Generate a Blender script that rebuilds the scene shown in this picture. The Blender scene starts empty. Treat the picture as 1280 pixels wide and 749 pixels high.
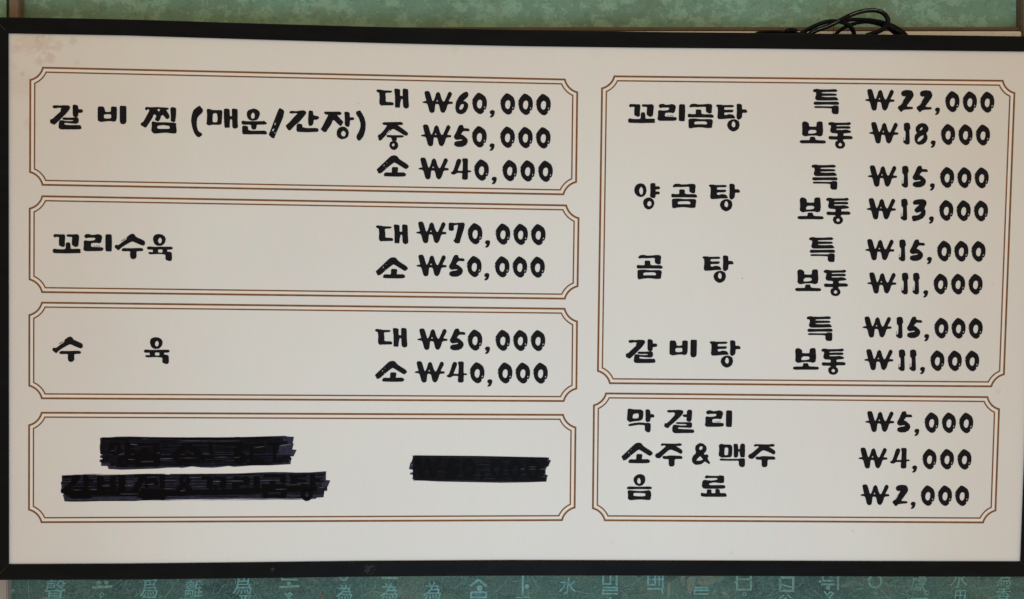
# -*- coding: utf-8 -*-
import bpy, bmesh, math, random
from mathutils import Vector, Matrix, noise
from mathutils.geometry import tessellate_polygon

# ------------------------------------------------------------------ camera
S = bpy.context.scene
COL = S.collection
F_PX = 960.0                                  # focal length in pixels of a 1280 px wide picture
ZB = 1.60                                     # height of the middle of the board
CAM = Vector((-0.0482, -0.9137, ZB + 0.033))
RX, RY, RZ = 1.5421, -0.0106, -0.0296
ROT = Matrix.Rotation(RZ, 3, 'Z') @ Matrix.Rotation(RY, 3, 'Y') @ Matrix.Rotation(RX, 3, 'X')
cd = bpy.data.cameras.new('camera')
cd.sensor_width = 36.0
cd.lens = F_PX / 1280.0 * 36.0
cd.clip_start = 0.02
cd.clip_end = 50
cam = bpy.data.objects.new('camera', cd)
cam.matrix_world = Matrix.Translation(CAM) @ ROT.to_4x4()
COL.objects.link(cam)
S.camera = cam

# ------------------------------------------------------------------ light
W = bpy.data.worlds.new('World')
S.world = W
W.use_nodes = True
W.node_tree.nodes['Background'].inputs[0].default_value = (1.0, 0.772, 0.505, 1)
W.node_tree.nodes['Background'].inputs[1].default_value = 0.565

def area(name, loc, target, size, size_y, power, color):
    l = bpy.data.lights.new(name, 'AREA')
    l.shape = 'RECTANGLE'
    l.size, l.size_y, l.energy, l.color = size, size_y, power, color
    o = bpy.data.objects.new(name, l)
    o.location = loc
    d = Vector(target) - Vector(loc)
    o.rotation_euler = d.to_track_quat('-Z', 'Y').to_euler()
    COL.objects.link(o)
    return o

area('window_light', (0.04, -1.15, 1.20), (0.04, 0, 1.40), 0.6, 0.4, 8.8, (0.38, 0.635, 0.88))
area('ceiling_light', (0.1, -1.6, 2.9), (0, 0, 1.6), 0.9, 0.6, 3.0, (1.0, 0.86, 0.62))

S.view_settings.view_transform = 'Standard'
S.view_settings.look = 'None'
S.view_settings.exposure = 0.0
S.view_settings.gamma = 1.0
S.cycles.max_bounces = 4

# ------------------------------------------------------------------ helpers
random.seed(7)

def P(px, py, y=0.0):
    """point of the plane y = const that stands at this place of the photograph"""
    d = ROT @ Vector(((px - 640.0) / F_PX, -(py - 374.5) / F_PX, -1.0))
    t = (y - CAM.y) / d.y
    return CAM + d * t

def mesh_obj(name, verts, faces, mat, parent=None, smooth=False, **props):
    me = bpy.data.meshes.new(name)
    me.from_pydata([tuple(v) for v in verts], [], faces)
    bm = bmesh.new(); bm.from_mesh(me)
    if smooth:
        bmesh.ops.recalc_face_normals(bm, faces=bm.faces)
    bm.to_mesh(me); bm.free()
    me.materials.append(mat)
    if smooth:
        for p in me.polygons: p.use_smooth = True
    o = bpy.data.objects.new(name, me)
    COL.objects.link(o)
    o.parent = parent
    for k, v in props.items(): o[k] = v
    return o

def empty(name, loc, **props):
    o = bpy.data.objects.new(name, None)
    o.empty_display_size = 0.05
    COL.objects.link(o)
    o.location = loc
    for k, v in props.items(): o[k] = v
    return o

def new_mat(name, rough=0.6, spec=0.3):
    m = bpy.data.materials.new(name)
    m.use_nodes = True
    nt = m.node_tree
    b = nt.nodes['Principled BSDF']
    b.inputs['Roughness'].default_value = rough
    b.inputs['Specular IOR Level'].default_value = spec
    return m, nt, b

def N(nt, kind, **kw):
    n = nt.nodes.new(kind)
    for k, v in kw.items():
        if k in n.inputs: n.inputs[k].default_value = v
        else: setattr(n, k, v)
    return n

def noise_tex(nt, scale, detail=4, rough=0.6, stretch=(1, 1, 1), off=(0, 0, 0)):
    tc = N(nt, 'ShaderNodeNewGeometry')
    mp = N(nt, 'ShaderNodeMapping')
    mp.inputs['Scale'].default_value = stretch
    mp.inputs['Location'].default_value = off
    nt.links.new(tc.outputs['Position'], mp.inputs['Vector'])
    n = N(nt, 'ShaderNodeTexNoise')
    n.inputs['Scale'].default_value = scale
    n.inputs['Detail'].default_value = detail
    n.inputs['Roughness'].default_value = rough
    nt.links.new(mp.outputs['Vector'], n.inputs['Vector'])
    return n.outputs['Fac']

def ramp(nt, src, stops):
    r = N(nt, 'ShaderNodeValToRGB')
    e = r.color_ramp.elements
    while len(e) > 1: e.remove(e[-1])
    e[0].position, e[0].color = stops[0][0], (*stops[0][1], 1)
    for p, c in stops[1:]:
        x = e.new(p); x.color = (*c, 1)
    nt.links.new(src, r.inputs['Fac'])
    return r.outputs['Color']

def mix(nt, fac, a, b, mode='MIX'):
    m = N(nt, 'ShaderNodeMix')
    m.data_type = 'RGBA'; m.blend_type = mode
    for sock, v in ((m.inputs[0], fac), (m.inputs[6], a), (m.inputs[7], b)):
        if isinstance(v, bpy.types.NodeSocket): nt.links.new(v, sock)
        elif isinstance(v, tuple): sock.default_value = (*v, 1)
        else: sock.default_value = v
    return m.outputs[2]

def fac_ramp(nt, src, a, b, hi=1.0):
    m = N(nt, 'ShaderNodeMapRange')
    m.inputs[1].default_value, m.inputs[2].default_value = a, b
    m.inputs[3].default_value, m.inputs[4].default_value = 0.0, hi
    nt.links.new(src, m.inputs[0])
    return m.outputs[0]

def bump(nt, b, src, strength, dist=0.001):
    n = N(nt, 'ShaderNodeBump')
    n.inputs['Strength'].default_value = strength
    n.inputs['Distance'].default_value = dist
    nt.links.new(src, n.inputs['Height'])
    nt.links.new(n.outputs['Normal'], b.inputs['Normal'])

def flat_mat(name, col, rough=0.5, spec=0.3, var=0.0, scale=60):
    m, nt, b = new_mat(name, rough, spec)
    if var:
        n = noise_tex(nt, scale, 4)
        c = ramp(nt, n, [(0.3, tuple(x * (1 - var) for x in col)), (0.7, tuple(x * (1 + var) for x in col))])
        nt.links.new(c, b.inputs['Base Color'])
    else:
        b.inputs['Base Color'].default_value = (*col, 1)
    return m

# ------------------------------------------------------------------ materials
def panel_mat():
    m, nt, b = new_mat('printed_cream_sheet', 0.7, 0.1)
    base = ramp(nt, noise_tex(nt, 5.0, 3, 0.5), [(0.32, (0.745, 0.715, 0.695)), (0.68, (0.765, 0.750, 0.720))])
    hue = ramp(nt, noise_tex(nt, 38, 3, 0.6, (1, 1, .45), (3, 1, 7)),
               [(0.35, (0.780, 0.720, 0.705)), (0.5, (0.755, 0.730, 0.700)), (0.66, (0.730, 0.745, 0.690))])
    c = mix(nt, 0.42, base, hue)
    streak = ramp(nt, noise_tex(nt, 300, 3, 0.7, (1, 1, 0.08), (2, 4, 1)), [(0.3, (0.955,) * 3), (0.7, (1.02,) * 3)])
    c = mix(nt, 0.25, c, streak, 'MULTIPLY')
    grain = ramp(nt, noise_tex(nt, 900, 2, 0.8), [(0.3, (0.93,) * 3), (0.7, (1.04,) * 3)])
    c = mix(nt, 0.7, c, grain, 'MULTIPLY')
    # old damp spots near the corner of the sheet: (x, y in the photo, radius, strength)
    geo = N(nt, 'ShaderNodeNewGeometry')
    warp = noise_tex(nt, 210, 3, 0.6)
    for i, (x, y, r, s, tint) in enumerate([(62, 72, 6.5, .6, (.86, .72, .74)), (91, 51, 4.6, .55, (.83, .76, .77)),
                                      (72, 58, 6.5, .6, (.88, .80, .78)), (49, 77, 5, .7, (.86, .78, .76)),
                                      (54, 54, 11, .7, (.88, .80, .76)), (20, 60, 6, .45, (.92, .78, .76)),
                                      (96, 79, 3.2, .35, (.86, .8, .8)), (28, 93, 2.8, .55, (.82, .76, .76)),
                                      (35, 52, 14, .55, (.9, .8, .76)), (17, 82, 5, .3, (.9, .8, .78)),
                                      (26, 105, 16, .35, (.9, .8, .78)), (888, 52, 7, .2, (.93, .87, .86)),
                                      (568, 62, 5, .25, (.90, .84, .76)), (746, 66, 6, .2, (.9, .84, .8)),
                                      (38, 155, 8, .4, (.9, .8, .78)), (118, 28, 5, .2, (.9, .8, .78)),
                                      (765, 677, 4, .22, (.85, .84, .83)), (914, 691, 2.0, .3, (.8, .78, .76)),
                                      (1066, 664, 1.2, .6, (.7, .68, .66)), (928, 348, 0.9, .7, (.5, .45, .42)),
                                      (448, 129, 0.9, .5, (.55, .5, .48)), (1241, 355, 2.2, .3, (.8, .76, .72)),
                                      (1247, 490, 4, .3, (.86, .77, .70))]):
        c0 = P(x, y); rr = r * 0.00096
        d = N(nt, 'ShaderNodeVectorMath', operation='DISTANCE')
        d.inputs[1].default_value = c0
        nt.links.new(geo.outputs['Position'], d.inputs[0])
        a = N(nt, 'ShaderNodeMath', operation='MULTIPLY_ADD')
        nt.links.new(warp, a.inputs[0]); a.inputs[1].default_value = rr * 2.6
        nt.links.new(d.outputs['Value'], a.inputs[2])
        f = N(nt, 'ShaderNodeMapRange')
        f.inputs[1].default_value = rr * 2.6; f.inputs[2].default_value = rr * 1.9
        f.inputs[3].default_value = 0; f.inputs[4].default_value = s
        nt.links.new(a.outputs[0], f.inputs[0])
        c = mix(nt, f.outputs[0], c, tint, 'MULTIPLY')
    # warm light falloff painted towards left, top and right edges; brown staining at left
    sx = N(nt, 'ShaderNodeSeparateXYZ'); nt.links.new(geo.outputs['Position'], sx.inputs[0])
    blot = noise_tex(nt, 14, 5, 0.62, (1, 1, 1), (6, 2, 3))
    def edge(sock, a, b_, s_):
        global_add = N(nt, 'ShaderNodeMath', operation='MULTIPLY_ADD')
        nt.links.new(blot, global_add.inputs[0]); global_add.inputs[1].default_value = (0.10 if b_ > a else -0.10)
        nt.links.new(sock, global_add.inputs[2])
        return fac_ramp(nt, global_add.outputs[0], a, b_, s_)
    xl, xr, zt = P(11, 300).x, P(1280, 300).x, P(640, 55).z
    c = mix(nt, edge(sx.outputs['X'], xl + 0.17, xl + 0.03, .55), c, (0.93, 0.865, 0.83), 'MULTIPLY')
    c = mix(nt, edge(sx.outputs['X'], xr - 0.15, xr - 0.03, .55), c, (0.935, 0.875, 0.83), 'MULTIPLY')
    c = mix(nt, edge(sx.outputs['Z'], zt - 0.16, zt - 0.02, .35), c, (0.975, 0.93, 0.87), 'MULTIPLY')
    nt.links.new(c, b.inputs['Base Color'])
    bump(nt, b, noise_tex(nt, 500, 2, 0.6), 0.05, 0.0005)
    return m

M_PANEL = panel_mat()
M_LINE = flat_mat('brown_print', (0.200, 0.090, 0.038), 0.6, 0.05, 0.22, 90)
M_BAND = flat_mat('pale_peach_halo', (0.785, 0.715, 0.645), 0.65, 0.08, 0.02, 60)
M_INK = flat_mat('black_print', (0.0105, 0.0095, 0.0115), 0.6, 0.06, 0.35, 150)
M_MARK_THIN = flat_mat('thin_marker_ink', (0.028, 0.026, 0.048), 0.5, 0.05, 0.45, 160)
M_MARK_MID = flat_mat('marker_ink', (0.0105, 0.0098, 0.0150), 0.5, 0.03, 0.5, 120)
M_MARK_DARK = flat_mat('dark_marker_ink', (0.0068, 0.0064, 0.0090), 0.5, 0.03, 0.5, 120)
M_MARK_BROWN = flat_mat('brownish_marker_ink', (0.0068, 0.0058, 0.0070), 0.5, 0.03, 0.3, 120)
M_MARK_DEEP = flat_mat('dense_marker_ink', (0.0040, 0.0034, 0.0038), 0.5, 0.03)
M_GAP = flat_mat('marker_gap', (0.10, 0.095, 0.12), 0.6, 0.2, 0.4, 200)

def frame_mat():
    m, nt, b = new_mat('black_frame_plastic', 0.42, 0.06)
    n = noise_tex(nt, 70, 5, 0.65, (0.3, 1, 1))
    c = ramp(nt, n, [(0.35, (0.0045, 0.0050, 0.0056)), (0.62, (0.0062, 0.0070, 0.0080)), (0.8, (0.0095, 0.0105, 0.012))])
    dust = fac_ramp(nt, noise_tex(nt, 420, 3, 0.75), 0.64, 0.74, 0.35)
    c = mix(nt, dust, c, (0.028, 0.026, 0.024))
    geo = N(nt, 'ShaderNodeNewGeometry')
    for x, y, r, s in ((340, 712.5, 5, .3), (462, 712, 9, .42), (506, 712, 3, .5), (597, 706, 1, .5), (440, 706, 6, .15),
                       (333, 47, 1.2, .5), (1045, 46, 1.5, .5), (1125, 50, 3, .25)):
        d = N(nt, 'ShaderNodeVectorMath', operation='DISTANCE')
        d.inputs[1].default_value = P(x, y, -0.004)
        nt.links.new(geo.outputs['Position'], d.inputs[0])
        f = N(nt, 'ShaderNodeMapRange')
        f.inputs[1].default_value = r * .00096; f.inputs[2].default_value = r * .0002
        f.inputs[3].default_value = 0; f.inputs[4].default_value = s
        nt.links.new(d.outputs['Value'], f.inputs[0])
        mm = N(nt, 'ShaderNodeMath', operation='MULTIPLY')
        nt.links.new(f.outputs[0], mm.inputs[0])
        nt.links.new(fac_ramp(nt, noise_tex(nt, 260, 4, 0.7, (1, 1, 1.5)), 0.48, 0.6), mm.inputs[1])
        c = mix(nt, mm.outputs[0], c, (0.16, 0.15, 0.14))
    nt.links.new(c, b.inputs['Base Color'])
    rg = ramp(nt, noise_tex(nt, 30, 4, 0.6), [(0.3, (0.36,) * 3), (0.7, (0.55,) * 3)])
    nt.links.new(rg, b.inputs['Roughness'])
    bump(nt, b, noise_tex(nt, 700, 3, 0.6), 0.12, 0.0006)
    return m
M_FRAME = frame_mat()

def green_mat():
    m, nt, b = new_mat('distressed_green_wallpaper', 0.7, 0.15)
    big = noise_tex(nt, 7, 5, 0.62, (1, 1, 1.3), (1.7, 0, 3.1))
    c = ramp(nt, big, [(0.30, (0.135, 0.220, 0.158)), (0.46, (0.164, 0.283, 0.204)), (0.60, (0.184, 0.328, 0.249)), (0.75, (0.174, 0.335, 0.272))])
    st = fac_ramp(nt, noise_tex(nt, 16, 6, 0.7, (1, 1, 1), (9, 4, 6)), 0.53, 0.62, 0.45)          # brownish wear
    c = mix(nt, st, c, (0.198, 0.236, 0.158))
    patch = fac_ramp(nt, noise_tex(nt, 30, 12, 0.80, (1, 1, 1.25), (5, 2, 1)), 0.515, 0.530, 0.50) # pale flaked paint
    c = mix(nt, patch, c, (0.308, 0.484, 0.364))
    patch2 = fac_ramp(nt, noise_tex(nt, 60, 12, 0.85, (1, 1, 1), (3, 7, 2)), 0.550, 0.565, 0.40)
    c = mix(nt, patch2, c, (0.109, 0.167, 0.118))
    sp = fac_ramp(nt, noise_tex(nt, 240, 8, 0.9), 0.545, 0.60, 0.55)
    c = mix(nt, sp, c, (0.095, 0.140, 0.096))
    sp2 = fac_ramp(nt, noise_tex(nt, 200, 8, 0.9, (1, 1, 1), (2, 8, 4)), 0.56, 0.61, 0.5)
    c = mix(nt, sp2, c, (0.365, 0.512, 0.381))
    nt.links.new(c, b.inputs['Base Color'])
    bump(nt, b, noise_tex(nt, 300, 4, 0.7), 0.2, 0.001)
    return m
M_GREEN = green_mat()

def teal_mat():
    m, nt, b = new_mat('printed_teal_wallpaper', 0.68, 0.2)
    big = noise_tex(nt, 8, 4, 0.6, (1, 1, 1.6), (0.4, 0, 8.3))
    c = ramp(nt, big, [(0.30, (0.033, 0.076, 0.077)), (0.48, (0.061, 0.124, 0.106)), (0.60, (0.089, 0.145, 0.109)), (0.75, (0.072, 0.134, 0.127))])
    brown = fac_ramp(nt, noise_tex(nt, 40, 5, 0.65, (1, 1, 1), (4, 4, 2)), 0.56, 0.66, 0.5)
    c = mix(nt, brown, c, (0.123, 0.140, 0.098))
    dark = fac_ramp(nt, noise_tex(nt, 22, 5, 0.65, (1, 1, 2.2), (8, 1, 2)), 0.54, 0.62, 0.55)
    c = mix(nt, dark, c, (0.020, 0.047, 0.051))
    v = N(nt, 'ShaderNodeTexVoronoi'); v.feature = 'DISTANCE_TO_EDGE'; v.inputs['Scale'].default_value = 90
    mp = N(nt, 'ShaderNodeMapping'); g = N(nt, 'ShaderNodeNewGeometry')
    w = N(nt, 'ShaderNodeTexNoise'); w.inputs['Scale'].default_value = 60; w.inputs['Detail'].default_value = 4
    nt.links.new(g.outputs['Position'], w.inputs['Vector'])
    vm = N(nt, 'ShaderNodeVectorMath', operation='MULTIPLY_ADD'); vm.inputs[1].default_value = (0.027, 0.028, 0.030)
    nt.links.new(w.outputs['Color'], vm.inputs[0]); nt.links.new(g.outputs['Position'], vm.inputs[2])
    nt.links.new(vm.outputs[0], v.inputs['Vector'])
    crack = fac_ramp(nt, v.outputs['Distance'], 0.06, 0.0, 0.5)
    part = fac_ramp(nt, noise_tex(nt, 30, 2, 0.5, (1, 1, 1), (3, 3, 9)), 0.45, 0.6, 1)
    mm = N(nt, 'ShaderNodeMath', operation='MULTIPLY'); nt.links.new(crack, mm.inputs[0]); nt.links.new(part, mm.inputs[1])
    c = mix(nt, mm.outputs[0], c, (0.200, 0.319, 0.281))
    speck = fac_ramp(nt, noise_tex(nt, 520, 3, 0.8, (1, 1, 1), (1, 6, 1)), 0.50, 0.62, 0.6)
    c = mix(nt, speck, c, (0.164, 0.255, 0.218))
    speck2 = fac_ramp(nt, noise_tex(nt, 620, 3, 0.8, (1, 1, 1), (7, 6, 1)), 0.52, 0.64, 0.65)
    c = mix(nt, speck2, c, (0.020, 0.045, 0.045))
    nt.links.new(c, b.inputs['Base Color'])
    return m
M_TEAL = teal_mat()
M_CHAR = flat_mat('pale_teal_print', (0.155, 0.330, 0.318), 0.7, 0.15, 0.30, 260)
M_CHAR2 = flat_mat('pale_green_print', (0.165, 0.295, 0.245), 0.7, 0.15, 0.30, 260)
M_VINE = flat_mat('pale_vine_print', (0.140, 0.270, 0.240), 0.7, 0.15, 0.35, 200)
M_LEAF = flat_mat('faded_leaf_print', (0.150, 0.190, 0.150), 0.7, 0.1, 0.3, 110)
M_RED = flat_mat('faded_red_print', (0.26, 0.12, 0.08), 0.7, 0.15, 0.3, 200)

def wood_mat(name, a, bcol, scale=40, stretch=(0.15, 1, 1)):
    m, nt, b = new_mat(name, 0.6, 0.25)
    c = ramp(nt, noise_tex(nt, scale, 6, 0.65, stretch), [(0.3, a), (0.7, bcol)])
    st = fac_ramp(nt, noise_tex(nt, 160, 5, 0.7), 0.55, 0.75, 0.6)
    c = mix(nt, st, c, tuple(x * 0.45 for x in a))
    nt.links.new(c, b.inputs['Base Color'])
    bump(nt, b, noise_tex(nt, scale * 4, 4, 0.6, stretch), 0.2, 0.001)
    return m
M_TRIM = wood_mat('brown_wood_trim', (0.085, 0.060, 0.038), (0.150, 0.115, 0.075))
M_STILE = wood_mat('tan_wood_stile', (0.150, 0.105, 0.072), (0.240, 0.180, 0.125), 30, (1, 1, .15))
M_BEIGE = wood_mat('beige_stile_paint', (0.300, 0.262, 0.230), (0.360, 0.318, 0.280), 30, (1, 1, .2))
M_RAIL = wood_mat('white_rail_paint', (0.70, 0.68, 0.66), (0.80, 0.78, 0.76), 30)
M_WALL = flat_mat('grey_green_plaster', (0.16, 0.18, 0.14), 0.8, 0.1, 0.2, 25)
M_CORD, _nt, _b = new_mat('black_cord_rubber', 0.38, 0.10)
_b.inputs['Base Color'].default_value = (0.004, 0.004, 0.0043, 1)
M_CORDPRINT = flat_mat('grey_cord_print', (0.22, 0.21, 0.19), 0.6, 0.2)

# ------------------------------------------------------------------ the wall behind
def sheet(name, corners, y, mat, nx=1, parent=None, **props):
    """flat sheet through four photo corners (TL, TR, BR, BL) on the plane y"""
    vs = [P(a, b, y) for a, b in corners]
    return mesh_obj(name, vs, [(0, 3, 2, 1)], mat, parent, **props)

def strip(name, x0, y0, x1, y1, yf, depth, mat, **props):
    """a straight piece of moulding with small bevels; photo rectangle of its front face"""
    c = [P(x0, y0, yf), P(x1, y0, yf), P(x1, y1, yf), P(x0, y1, yf)]
    bm = bmesh.new()
    f = [bm.verts.new(v) for v in c]; k = [bm.verts.new(v + Vector((0, depth, 0))) for v in c]
    bm.faces.new(f[::-1]); bm.faces.new(k)
    for i in range(4): bm.faces.new((f[i], f[(i + 1) % 4], k[(i + 1) % 4], k[i]))
    bmesh.ops.recalc_face_normals(bm, faces=bm.faces)
    w = min((c[1] - c[0]).length, (c[3] - c[0]).length)
    bmesh.ops.bevel(bm, geom=bm.edges[:], offset=min(0.0012, w * .2), segments=2, affect='EDGES')
    me = bpy.data.meshes.new(name); bm.to_mesh(me); bm.free()
    me.materials.append(mat)
    o = bpy.data.objects.new(name, me); COL.objects.link(o)
    for k, v in props.items(): o[k] = v
    return o

sheet('wall', [(-260, -160), (1540, -160), (1540, 900), (-260, 900)], 0.064, M_WALL, kind='structure')
green = sheet('green_wallpaper', [(24.5, -120), (1277.5, -120), (1277.5, 34.5), (24.5, 34.5)], 0.055, M_GREEN, kind='structure')
sheet('green_wallpaper', [(-200, -120), (8, -120), (8, 300), (-200, 300)], 0.055, M_GREEN, kind='structure')
strip('wood_trim', 25, 33.8, 1277, 38.6, 0.048, 0.015, M_TRIM,
      label='thin brown wooden bead running along the foot of the green wallpaper', category='wood trim')
strip('wood_stile', 11, -120, 23.8, 300, 0.044, 0.019, M_STILE,
      label='tan upright wood stile at the top left, beside the green wallpaper', category='wood stile')
strip('wood_stile', 1277.5, -120, 1292, 300, 0.044, 0.019, M_TRIM,
      label='brown upright wood stile at the top right corner behind the board', category='wood stile')
strip('white_rail', 24.2, 39.0, 1277.2, 86, 0.042, 0.021, M_RAIL,
      label='white painted rail just above the black frame, below the brown bead', category='wall rail')
strip('beige_stile', -30, 600, 9.0, 900, 0.046, 0.017, M_BEIGE,
      label='beige upright stile at the bottom left beside the teal wallpaper', category='wall stile')
teal = sheet('teal_wallpaper', [(10.2, 640), (1500, 640), (1500, 900), (10.2, 900)], 0.055, M_TEAL, kind='structure')

# ---- print on the teal wallpaper
YT = 0.0546
def ribbon(pts, w, closed=False, taper=False):
    """flat ribbon along a polyline in photo pixels -> polygon strip (verts, faces) in photo pixels"""
    n = len(pts); vs = []; fs = []
    for i in range(n):
        p = Vector(pts[i]);
        a = Vector(pts[(i - 1) % n]) if (closed or i > 0) else None
        c = Vector(pts[(i + 1) % n]) if (closed or i < n - 1) else None
        d1 = (p - a).normalized() if a is not None and (p - a).length > 1e-6 else None
        d2 = (c - p).normalized() if c is not None and (c - p).length > 1e-6 else None
        if d1 is None: d1 = d2
        if d2 is None: d2 = d1
        n1 = Vector((-d1.y, d1.x)); n2 = Vector((-d2.y, d2.x))
        m = (n1 + n2)
        m = m.normalized() if m.length > 1e-6 else n1
        k = 1.0 / max(0.45, m.dot(n1))
        ww = w * (0.5 if not taper else 0.5 * (0.25 + 0.75 * math.sin(math.pi * (0.12 + 0.8 * i / max(1, n - 1)))))
        vs += [p + m * ww * k, p - m * ww * k]
    for i in range(n if closed else n - 1):
        j = (i + 1) % n
        fs.append((2 * i, 2 * i + 1, 2 * j + 1, 2 * j))
    return vs, fs

class Flat:
    """collects flat print (photo pixel coordinates) on one plane"""
    def __init__(self, y, step=0.00001): self.v = []; self.f = []; self.y = y; self.step = step; self.k = 0
    def add(self, vs, fs):
        b = len(self.v); y = self.y - self.step * self.k; self.k += 1
        self.v += [P(p[0], p[1], y) for p in vs]
        self.f += [tuple(b + i for i in f) for f in fs]
    def rib(self, pts, w, **k): self.add(*ribbon(pts, w, **k))
    def poly(self, pts, holes=()):
        loops = [[Vector((x, y, 0)) for x, y in l] for l in [pts] + list(holes)]
        self.add([v for l in loops for v in l], [tuple(t) for t in tessellate_polygon(loops)])
    def disc(self, cx, cy, r, n=18, ry=None):
        self.poly([(cx + r * math.cos(a * 2 * math.pi / n), cy + (ry or r) * math.sin(a * 2 * math.pi / n)) for a in range(n)])
    def ring(self, cx, cy, r, w, n=26):
        self.rib([(cx + r * math.cos(a * 2 * math.pi / n), cy + r * math.sin(a * 2 * math.pi / n)) for a in range(n)], w, closed=True)
    def build(self, name, mat, parent=None, **props):
        return mesh_obj(name, self.v, self.f, mat, parent, **props)

def old_hangul(name, mat, ops):
    f = Flat(YT)
    for o in ops:
        k = o[0]
        if k == 'l': f.rib(o[1], o[2])
        elif k == 'd': f.disc(*o[1:])
        elif k == 'r': f.ring(*o[1:])
    return f.build('printed_letter', mat, teal)

C = M_CHAR; G2 = M_CHAR2
old_hangul('', G2, [('d', 123, 728.6, 2.7), ('d', 133, 728.3, 2.7), ('l', [(115, 734.6), (140.5, 733)], 3.2)])
old_hangul('', C, [('r', 127.6, 743.6, 2.2, 1.0), ('l', [(126.2, 745.8), (124, 751)], 1.0)])
old_hangul('', G2, [('l', [(352, 718), (352.5, 724.6), (372, 724.6)], 2.4), ('d', 361, 729.4, 2.5), ('l', [(349, 734), (374, 732.6)], 2.8)])
old_hangul('', G2, [('r', 429.7, 720.5, 4.8, 2.0)])
old_hangul('', G2, [('l', [(477, 722.4), (497, 722.4)], 2.8)])
old_hangul('', C, [('l', [(587.8, 733), (598, 724.4), (608.4, 733)], 2.8), ('d', 599.5, 735.2, 3.8),
                   ('l', [(588.8, 740.4), (607.6, 740.4), (607.6, 746.8), (588.8, 746.8), (588.8, 740.4)], 2.6), ('l', [(593, 743.6), (603, 743.6)], 1.0)])
old_hangul('', C, [('l', [(653.5, 715), (653.5, 745.5)], 2.8), ('d', 658.8, 733, 2.9)])
old_hangul('', C, [('l', [(753.8, 716), (753.8, 730), (763, 730), (763, 716)], 2.2), ('l', [(770.8, 716), (770.8, 732)], 2.6),
                   ('l', [(753.5, 734.5), (771.5, 734.5), (771.5, 738), (753.5, 738), (753.5, 742.2), (772, 742.2)], 2.2)])
old_hangul('', C, [('l', [(810, 716), (810, 731), (819, 731), (819, 716)], 2.2), ('l', [(810, 724), (819, 724)], 1.6), ('l', [(824, 716), (824, 732)], 1.8),
                   ('l', [(828.5, 716), (828.5, 736)], 2.2), ('l', [(819, 724), (828.5, 724)], 1.4), ('l', [(809, 736), (828, 736)], 2.4), ('l', [(827.5, 736), (828.5, 743)], 2.2)])
old_hangul('', C, [('l', [(868, 734.6), (884.5, 734.6), (884.5, 738), (868, 738), (868, 742.4), (885.5, 742.4)], 2.1)])
old_hangul('', G2, [('l', [(921.2, 716), (921.2, 737), (938.6, 737), (938.6, 716)], 2.5), ('l', [(921, 724), (938, 724)], 2.2), ('d', 919.5, 728, 1.5)])
old_hangul('', C, [('r', 930.3, 742.6, 2.0, 1.0)])
old_hangul('', G2, [('l', [(975, 722), (991.5, 722), (991.5, 738.6), (975, 738.6), (975, 722)], 3.0), ('l', [(975, 730), (984, 733), (991, 734)], 2.2)])
old_hangul('', G2, [('l', [(1028.6, 716), (1028.6, 726), (1042, 726)], 2.2), ('l', [(1026, 730.6), (1043, 730.6)], 2.6), ('d', 1035, 734.6, 2.8), ('l', [(1047.6, 716), (1047.6, 737.6)], 2.8), ('d', 1025, 727, 1.6)])
old_hangul('', G2, [('r', 1093.8, 726.6, 7.8, 2.9)])
old_hangul('', C, [('r', 1093.9, 740.2, 2.3, 1.0)])
old_hangul('', G2, [('d', 1155, 722.6, 2.2), ('r', 1158.8, 741.5, 2.2, 1.2), ('l', [(1150, 737), (1154, 737.5), (1157.3, 739.8)], 1.4)])
old_hangul('', C, [('l', [(356, 741), (359, 745), (362, 741), (365, 743), (360, 747), (364, 750), (358, 752)], 1.8)])
old_hangul('', C, [('l', [(1030, 739), (1034, 744), (1038, 740), (1042, 742), (1036, 747), (1042, 751)], 1.8)])
old_hangul('', C, [('l', [(1139, 749), (1160, 748.6)], 3.0)])
old_hangul('', G2, [('l', [(12.5, 740.5), (18, 737)], 3.4)])

def hanja(ch, cx, cy, size, mat=M_CHAR, shear=0.12, bold=0.00017):
    """a Chinese character printed on the wallpaper; centre and size in photo pixels"""
    cu = bpy.data.curves.new('printed_character', 'FONT')
    cu.body = ch; cu.size = 1.0; cu.shear = shear; cu.align_x = 'CENTER'
    cu.resolution_u = 2
    tmp = bpy.data.objects.new('tmp', cu)
    COL.objects.link(tmp)
    dg = bpy.context.evaluated_depsgraph_get()
    me = bpy.data.meshes.new_from_object(tmp.evaluated_get(dg))
    bpy.data.objects.remove(tmp); bpy.data.curves.remove(cu)
    if not me.vertices: return
    xs = [v.co.x for v in me.vertices]; ys = [v.co.y for v in me.vertices]
    mx, my = (min(xs) + max(xs)) / 2, (min(ys) + max(ys)) / 2
    k = size / max(max(xs) - min(xs), max(ys) - min(ys))
    vs = []; 
    for v in me.vertices:
        x, y = (v.co.x - mx) * k, (v.co.y - my) * k
        x += 0.5 * noise.noise(Vector((x * .25 + cx, y * .25, 1)))
        y += 0.9 * noise.noise(Vector((x * .18 + cx, y * .18, 5)))
        vs.append(P(cx + x, cy - y, YT))
    fs = [tuple(p.vertices) for p in me.polygons]
    bpy.data.meshes.remove(me)
    # embolden: a second copy nudged sideways
    n = len(vs)
    vs2 = [v + Vector((bold * 2.2, -0.00003, bold)) for v in vs]
    mesh_obj('printed_character', vs + vs2, fs + [tuple(i + n for i in f) for f in fs], mat, teal)

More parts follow.
